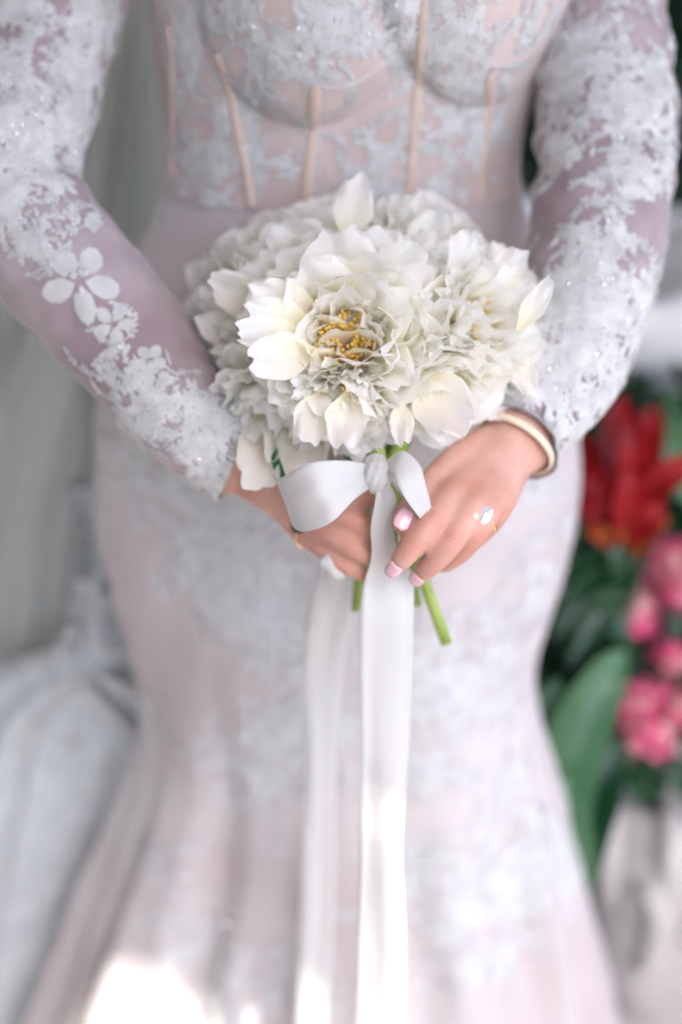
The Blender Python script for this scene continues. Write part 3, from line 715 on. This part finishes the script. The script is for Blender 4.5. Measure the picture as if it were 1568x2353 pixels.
cloth('ribbon_tail', [(860, 1150, .93), (790, 1250, .925), (752, 1275, .915), (735, 1290, .915), (738, 1320, .93)], [(880, 1180, .93), (820, 1290, .925), (785, 1330, .915), (760, 1325, .92), (752, 1330, .935)], 30, 7, wave=.002, seed=23)


def torus(mb, c, ax, R_, r_, seg=40, s2=10, sq=1.0):
    ax = ax.normalized(); a = ax.cross(Vector((.3, .2, 1))).normalized(); b = ax.cross(a); V = []
    for i in range(seg):
        t = 2 * math.pi * i / seg; rd = a * math.cos(t) + b * math.sin(t)
        for j in range(s2):
            p = 2 * math.pi * j / s2; V.append(c + rd * (R_ + r_ * math.cos(p)) + ax * (r_ * sq * math.sin(p)))
    F = []
    for i in range(seg):
        for j in range(s2): F.append((i * s2 + j, i * s2 + (j + 1) % s2, ((i + 1) % seg) * s2 + (j + 1) % s2, ((i + 1) % seg) * s2 + j))
    mb.add(V, F)
w1, w0 = W(1180, 1020, .95), W(1240, 925, .965)
br = MB(); torus(br, w1.lerp(w0, .0) , (w1 - w0), .0285, .0014, 60, 12, 2.0)
o = br.build('bracelet', M['goldm']); tag(o, 'wide pale gold bracelet round the wrist beside the lace cuff', 'bracelet')
def ring(H, k, f, label, gem, gm, small=True):
    a = W(*H[k][1][:3]); b = W(*H[k][2][:3]); c = a.lerp(b, f); rr_ = (H[k][1][3] * (1 - f) + H[k][2][3] * f) + .0006
    root = empty('ring', c); tag(root, label, 'ring')
    mb = MB(); torus(mb, c, b - a, rr_, .0011, 32, 8); mb.build('band', M['gold'], root)
    n = (CAM - c); dd = (b - a).normalized(); n = (n - dd * n.dot(dd)).normalized(); sd = dd.cross(n)
    p = c + n * (rr_ + .0026); Mx = Matrix((dd, sd, n)).transposed()
    g = bmesh.new(); bmesh.ops.create_icosphere(g, subdivisions=2, radius=1)
    for v in g.verts: v.co = p + Mx @ Vector((v.co.x * gem[0], v.co.y * gem[1], v.co.z * gem[2]))
    me = bpy.data.meshes.new('gemstone'); g.to_mesh(me); g.free(); link('gemstone', me, gm, root, smooth=False)
    return root, p, sd, n
gl = mat('diamond', (.95, .95, 1), .02, spec=1, metal=.55)
r_, p, sd, n = ring(HL, 'ring', .55, 'gold engagement ring with a large oval diamond on her finger', (.0068, .005, .004), gl)
mb = MB(); blob(mb, W(1086, 1186, .877), (.0038, .0038, .0032)); mb.build('bead', M['goldm'], r_)
ring(HR, 'pinky', .35, 'gold ring with a black stone on the hand behind the bow', (.0055, .005, .004), M['onyx'])

# ------------------------------------------------------------------ veil
veil = empty('veil', W(150, 1200, 1.45)); tag(veil, 'long sheer veil with white lace border hanging behind the bride at the left', 'veil')
def drape(name, A, B, m, n=60, nu=40, amp=.02, freq=9, seed=0):
    SA = spline([W(*a) for a in A], n); SB = spline([W(*b) for b in B], n); V = []
    for i in range(n):
        a = Vector(SA[i]); b = Vector(SB[i]); t = i / (n - 1)
        for k in range(nu):
            s = k / (nu - 1); f = math.sin(s * freq * 2 + seed + 1.5 * math.sin(s * 4 + t * 2)) + .6 * noise.noise((s * 7, t * 1.5, seed)) + .3 * math.sin(s * freq * 5 + t)
            p = a.lerp(b, s); p += Vector((0, -1, 0)) * f * amp; V.append(p)
    return link(name, mesh(name, V, grid_faces(nu, n)), m, veil)
drape('tulle', [(210, -200, 1.35), (180, 200, 1.38), (110, 600, 1.42), (20, 900, 1.45), (-120, 1250, 1.5), (-260, 1700, 1.55)],
      [(420, -200, 1.30), (430, 200, 1.30), (430, 600, 1.30), (330, 900, 1.33), (300, 1250, 1.38), (380, 1700, 1.45)], M['veil'], 60, 60, .018, 8, 1)
drape('tulle', [(-80, 560, 1.5), (-120, 800, 1.5), (-160, 1100, 1.52), (-200, 1500, 1.56), (-200, 1700, 1.6)],
      [(150, 760, 1.42), (190, 860, 1.42), (210, 1100, 1.44), (190, 1500, 1.48), (220, 1700, 1.5)], M['veil'], 50, 50, .02, 9, 5)
lacev = drape('lace_border', [(150, 1120, 1.36), (190, 1240, 1.36), (165, 1400, 1.37), (120, 1500, 1.38), (-60, 1540, 1.42), (-200, 1650, 1.46), (-260, 2000, 1.5), (-300, 2500, 1.56)],
      [(240, 1090, 1.30), (300, 1240, 1.31), (340, 1420, 1.32), (380, 1540, 1.33), (400, 1640, 1.36), (360, 1800, 1.38), (300, 2050, 1.42), (150, 2500, 1.5)], M['vlace'], 110, 60, .012, 7, 8)
BV['veil'] = bvh_of(lacev)
lv = Lace('veil', .003); scatter(lv, 0, 380, 1150, 2400, 170, 2.0, None, 5, .0)
o = lv.mb.build('lace_applique', M['lace'], veil); o['kind'] = 'stuff'

# ------------------------------------------------------------------ background
def leafcloud(name, m, cen, ext, n, size, parent=None, seed=0, **kw):
    rr = random.Random(seed); mb = MB()
    for _ in range(n):
        p = Vector((cen[0] + rr.uniform(-1, 1) * ext[0], cen[1] + rr.uniform(-1, 1) * ext[1], cen[2] + rr.uniform(-1, 1) * ext[2]))
        if noise.noise(p * 1.6) < -.25: continue
        d = Vector((rr.gauss(0, 1), rr.gauss(0, 1) - .4, rr.gauss(0, .7))).normalized(); e = d.cross(Vector((rr.gauss(0, 1), rr.gauss(0, 1), rr.gauss(0, 1)))).normalized(); nn = d.cross(e)
        L = size * rr.uniform(.6, 1.3); w = L * .25
        mb.add([p, p + d * L * .4 + e * w, p + d * L + nn * L * .1, p + d * L * .4 - e * w, p + d * L * .5 - nn * w * .4], [(0, 1, 4), (1, 2, 4), (2, 3, 4), (3, 0, 4)])
    o = mb.build(name, m, parent, smooth=False)
    if kw: tag(o, **kw)
    return o
hg = empty('hedge', (1.2, 3.3, 0)); tag(hg, 'tall dark green hedge filling the background behind the bride', 'hedge')
o = leafcloud('foliage', M['dleaf'], (.6, 3.3, 1.25), (2.6, .45, 1.25), 26000, .10, hg, 3); o['kind'] = 'stuff'
mb = MB()
for k in range(14): x = -1.9 + k * .38; tube(mb, [(x, 3.4, 0), (x + .05, 3.35, 1.2), (x - .04, 3.4, 2.3)], [.03, .022, .01], 7)
mb.build('trunk', M['stone'], hg)
# white urn
uc = W(1405, 720, 2.05); urn = empty('urn', (uc.x, uc.y, 0)); tag(urn, 'white stone garden urn with a lobed rim, partly hidden behind her arm', 'urn')
prof = [(0, .0), (.17, 0), (.17, .06), (.10, .09), (.065, .14), (.06, .20), (.085, .24), (.15, .29), (.20, .36), (.225, .44), (.235, .50), (.262, .52), (.285, .56), (.28, .60), (.25, .605), (.22, .58), (.0, .56)]
zt = W(1520, 590, 1.98).z; pr = spline(prof, 70); V = []; sg = 72
for i, (r, z) in enumerate(pr):
    for k in range(sg):
        th = 2 * math.pi * k / sg; lobe = 1 + (.035 * abs(math.sin(th * 6)) if z > .27 and r > .1 else 0)
        V.append((uc.x + max(r, 0) * lobe * math.cos(th), uc.y + max(r, 0) * lobe * math.sin(th), zt - .605 + z + (.022 * abs(math.sin(th * 6)) if z > .54 and r > .2 else 0)))
link('bowl', mesh('bowl', V, grid_faces(sg, len(pr), True)), M['urn'], urn)
link('pedestal', box_mesh('pedestal', uc.x - .2, uc.x + .2, uc.y - .2, uc.y + .2, 0, zt - .606, .012), M['stone'], urn, smooth=False)
# bromeliad with red bracts
bp = W(1430, 1290, 1.43)
brom = empty('bromeliad', (bp.x, bp.y, 0)); tag(brom, 'red bromeliad in bloom with orange lower bracts, below the white urn', 'plant')
def bl(pts, w, m, name='bract', parent=brom, **kw): return blade([W(p[0], p[1], p[2] * .88) for p in pts], w * .9, M[m], name, parent, **kw)
bl([(1440, 1250, 1.62), (1430, 1100, 1.6), (1415, 980, 1.6), (1435, 905, 1.62)], .038, 'red', fold=.3)
bl([(1440, 1250, 1.62), (1455, 1120, 1.58), (1450, 1010, 1.56), (1440, 925, 1.57)], .038, 'red', fold=.3)
bl([(1440, 1240, 1.63), (1470, 1100, 1.64), (1490, 1000, 1.66), (1510, 930, 1.69)], .038, 'red', fold=.3)
bl([(1435, 1250, 1.62), (1400, 1120, 1.62), (1360, 1050, 1.63), (1325, 990, 1.65)], .038, 'red', fold=.3)
bl([(1435, 1240, 1.6), (1395, 1150, 1.58), (1350, 1090, 1.58), (1300, 1060, 1.6)], .035, 'red', fold=.3)
bl([(1440, 1230, 1.6), (1500, 1120, 1.57), (1550, 1080, 1.56), (1600, 1055, 1.57)], .035, 'red', fold=.3)
bl([(1435, 1270, 1.6), (1400, 1200, 1.56), (1365, 1170, 1.55), (1320, 1150, 1.56)], .035, 'red', fold=.3)
bl([(1440, 1270, 1.58), (1440, 1200, 1.54), (1445, 1130, 1.52), (1455, 1080, 1.52)], .035, 'red', fold=.3)
bl([(1440, 1275, 1.6), (1475, 1210, 1.55), (1500, 1180, 1.54), (1530, 1160, 1.55)], .03, 'red', fold=.3)
bl([(1440, 1290, 1.6), (1440, 1220, 1.55), (1435, 1160, 1.53), (1425, 1110, 1.53)], .02, 'orange', fold=.3)
bl([(1440, 1300, 1.6), (1400, 1240, 1.56), (1370, 1220, 1.55), (1345, 1200, 1.56)], .02, 'orange', fold=.3)
bl([(1440, 1300, 1.6), (1480, 1230, 1.56), (1500, 1210, 1.55), (1540, 1190, 1.56)], .02, 'orange', fold=.3)
bl([(1430, 1400, 1.62), (1430, 1330, 1.58), (1425, 1280, 1.56), (1420, 1240, 1.56)], .03, 'gleaf', 'leaf')
for (a, b) in (((1320, 1330), (1240, 1400)), ((1350, 1360), (1270, 1470)), ((1380, 1400), (1300, 1540))):
    bl([(1430, 1380, 1.64), (*((a[0] + 40), a[1]), 1.6), (*a, 1.58), (*b, 1.58)], .05, 'gleaf', 'leaf')
mb = MB(); tube(mb, [W(1435, 1250, 1.43), W(1430, 1420, 1.46), (bp.x, bp.y, .02)], [.014, .018, .022], 10); mb.build('stalk', M['gleaf'], brom)
# pale grey-green plant at the right edge
pg = empty('pale_plant', (*W(1600, 1200, 1.75).xy, 0)); tag(pg, 'pale grey-green leafy plant at the right edge beside the bromeliad', 'plant')
bl([(1620, 1130, 1.75), (1580, 1050, 1.72), (1530, 1010, 1.7), (1485, 1010, 1.7)], .055, 'pleaf', 'leaf', pg)
bl([(1640, 1130, 1.78), (1600, 1030, 1.74), (1560, 980, 1.72), (1520, 960, 1.72)], .045, 'pleaf', 'leaf', pg)
bl([(1640, 1150, 1.78), (1600, 1120, 1.74), (1560, 1110, 1.72), (1510, 1130, 1.72)], .045, 'pleaf', 'leaf', pg)
bl([(1600, 1200, 1.78), (1570, 1000, 1.76), (1545, 930, 1.76), (1530, 880, 1.78)], .02, 'pleaf', 'leaf', pg)
# kalanchoe flowers
kal = empty('kalanchoe', (*W(1500, 1600, 1.7).xy, 0)); tag(kal, 'pink kalanchoe with round flower heads above the pale stone planter', 'plant')
def head(u, v, d, r, n, seed):
    rr = random.Random(seed); d *= .88; c = W(u, v, d)
    for pas, mm in ((0, 'pink'), (1, 'ppink')):
        mb = MB()
        for k in range(n if pas == 0 else n // 2):
            z = rr.uniform(-.7, 1); th = rr.uniform(0, 6.28); q = Vector((math.cos(th) * math.sqrt(1 - z * z), math.sin(th) * math.sqrt(1 - z * z), z)); 
            if pas == 1 and q.z < 0: q.z = -q.z
            p = c + q * r * .8 * rr.uniform(.5, 1.15) * (1 + .35 * noise.noise(q * 2 + Vector((seed, 0, 0)))); X = q.cross(Vector((.3, .2, 1))).normalized(); Y = q.cross(X); f = r * .26
            for j in range(4):
                a = j * 1.571 + rr.uniform(0, .5); D = X * math.cos(a) + Y * math.sin(a); E = q.cross(D)
                mb.add([p, p + D * f * .5 + E * f * .35 + q * f * .15, p + D * f + q * f * .1, p + D * f * .5 - E * f * .35 + q * f * .15], [(0, 1, 2, 3)])
        o = mb.build('flower_head' if pas == 0 else 'bud_cluster', M[mm], kal, smooth=False); o['kind'] = 'stuff'
    mb = MB(); base = W(1500, 1850, 1.55); tube(mb, [c, c.lerp(base, .5) + Vector((0, .02, 0)), base], [.004, .005, .006], 7); mb.build('stem', M['gleaf'], kal)
for i, (u, v, d, r) in enumerate(((1452, 1405, 1.66, .036), (1540, 1300, 1.7, .034), (1560, 1360, 1.68, .03), (1545, 1515, 1.66, .025), (1450, 1620, 1.64, .030), (1485, 1690, 1.62, .033), (1500, 1600, 1.66, .025), (1562, 1635, 1.64, .026))): head(u, v, d, r, 70, i + 40)
for k in range(26):
    a = rng.uniform(0, 6.28); u = rng.uniform(1400, 1600); v = rng.uniform(1450, 1800); bl([(u, v + 60, 1.74), (u + 30 * math.cos(a), v, 1.72), (u + 70 * math.cos(a), v + 30 * math.sin(a), 1.72)], .04, 'gleaf', 'leaf', kal, n=7)
M['under'] = mat('dark_shrub_leaf', (.006, .030, .012), .45, (.012, .060, .022), 5, spec=.4)
us = empty('shrub', (*W(1500, 1350, 1.9).xy, 0)); tag(us, 'dark green shrub behind the red bromeliad and the pink flowers', 'shrub')
c_ = W(1460, 1330, 1.95); leafcloud('foliage', M['under'], (c_.x + .03, c_.y, c_.z - .12), (.36, .12, .40), 7000, .075, us, 19)['kind'] = 'stuff'
mb = MB(); tube(mb, [(c_.x, c_.y, 0), (c_.x + .01, c_.y, c_.z)], [.014, .007], 7); mb.build('trunk', M['stone'], us)
# broad glossy leaves
bp2 = W(1340, 2000, 1.6)
bp_ = empty('broadleaf_plant', (bp2.x, bp2.y, 0)); tag(bp_, 'broad-leaved plant with long glossy green leaves between skirt and stone planter', 'plant')
bl([(1330, 2030, 1.62), (1300, 1850, 1.58), (1320, 1700, 1.56), (1390, 1560, 1.56), (1440, 1500, 1.58)], .065, 'pleaf', 'leaf', bp_, fold=.18)
bl([(1330, 2050, 1.64), (1330, 1900, 1.62), (1370, 1780, 1.6), (1430, 1700, 1.6)], .07, 'gleaf', 'leaf', bp_)
bl([(1320, 2050, 1.64), (1260, 1800, 1.62), (1250, 1650, 1.62), (1290, 1560, 1.64)], .06, 'pleaf', 'leaf', bp_)
bl([(1340, 2050, 1.6), (1310, 1950, 1.55), (1300, 1850, 1.53), (1310, 1780, 1.53)], .05, 'pleaf', 'leaf', bp_)
bl([(1400, 1800, 1.7), (1420, 1740, 1.68), (1440, 1730, 1.66), (1420, 1790, 1.66)], .03, 'pleaf', 'leaf', bp_)
for k in range(18):
    u = rng.uniform(1180, 1420); v = rng.uniform(1300, 1560); bl([(u + 40, v + 220, 1.85), (u + 10, v + 90, 1.8), (u, v, 1.78), (u - rng.uniform(20, 80), v + 20, 1.76)], .055, 'gleaf', 'leaf', bp_, n=8)
# stone planter (round, with raised scroll relief)
sp = W(1560, 2150, 1.75); planter = empty('stone_planter', (sp.x, sp.y, 0)); tag(planter, 'pale weathered stone planter with raised scroll relief at the lower right', 'planter')
zt = W(1480, 1765, 1.62).z; prof = [(0, 0), (.14, 0), (.15, .03), (.135, .06), (.15, zt * .3), (.175, zt * .6), (.18, zt * .82), (.168, zt * .93), (.145, zt), (.12, zt * .99), (0, zt * .93)]
pr = spline(prof, 60); V = []; sg = 64
for (r, z) in pr:
    for k in range(sg):
        th = 2 * math.pi * k / sg; r2 = max(r, 0) + (.006 * noise.noise((math.cos(th) * 4, math.sin(th) * 4, z * 12)) if r > .05 else 0); V.append((sp.x + r2 * math.cos(th), sp.y + r2 * math.sin(th), z))
pot = link('pot', mesh('pot', V, grid_faces(sg, len(pr), True)), M['stone'], planter)
BV['pot'] = bvh_of(pot)
for path in ([(1400, 1820), (1400, 1930), (1398, 2080)], [(1470, 2030), (1510, 2090), (1500, 2180), (1465, 2230)], [(1530, 1850), (1545, 1950), (1530, 2020)]):
    pts = [hit(u, v, 'pot')[0] for u, v in spline(path, 16)]; pts = [p for p in pts if p is not None]
    if len(pts) > 3: mb = MB(); n_ = len(pts); tube(mb, pts, [.016 * (.5 + math.sin(math.pi * i / (n_ - 1)) * .6) for i in range(n_)], 12); mb.build('relief', M['stone'], planter)
M['mleaf'] = mat('shrub_leaf', (.10, .15, .05), .5, (.17, .22, .08), 5, spec=.4, transl=.25)
sb = empty('shrub', (*W(110, 1000, 1.85).xy, 0)); tag(sb, 'light green leafy shrub seen through the veil at the left', 'shrub')
c_ = W(100, 1000, 1.85); leafcloud('foliage', M['mleaf'], (c_.x, c_.y, c_.z - .15), (.26, .10, .45), 2600, .055, sb, 9)['kind'] = 'stuff'
mb = MB(); tube(mb, [(c_.x, c_.y, 0), (c_.x + .01, c_.y, c_.z)], [.012, .006], 7); mb.build('trunk', M['stone'], sb)
# flowers half seen at the left, behind the veil
for i, (nm, u, v, d, r, mm, lab) in enumerate((('yellow_flower', 150, 1030, 1.75, .03, 'yellow', 'yellow flower glimpsed through the veil, the brighter one'), ('yellow_flower', 85, 1050, 1.8, .025, 'yellow', 'dull yellow flower glimpsed through the veil near the left edge'), ('white_flower', 40, 690, 1.7, .03, 'white', 'white flower below her elbow at the left edge'))):
    c = W(u, v, d); rt = empty(nm, c); tag(rt, lab, 'flower'); mb = MB(); rr = random.Random(i + 3)
    for k in range(40):
        q = Vector((rr.gauss(0, 1), rr.gauss(0, 1), rr.gauss(0, 1))).normalized(); X = q.cross(Vector((.3, .2, 1))).normalized(); Y = q.cross(X); p = c + q * r * .5
        mb.add([p, p + q * r * .4 + X * r * .25, p + q * r * .8, p + q * r * .4 - X * r * .25], [(0, 1, 2, 3)])
    mb.build('petals', M[mm], rt, smooth=False)['kind'] = 'stuff'
    mb = MB(); tube(mb, [c, (c.x, c.y + .03, c.z * .5), (c.x, c.y, 0)], [.004, .005, .006], 6); mb.build('stem', M['gleaf'], rt)
print('petals', NPET[0], 'tris', sum(len(p.vertices) - 2 for o in bpy.data.objects if o.type == 'MESH' for p in o.data.polygons))
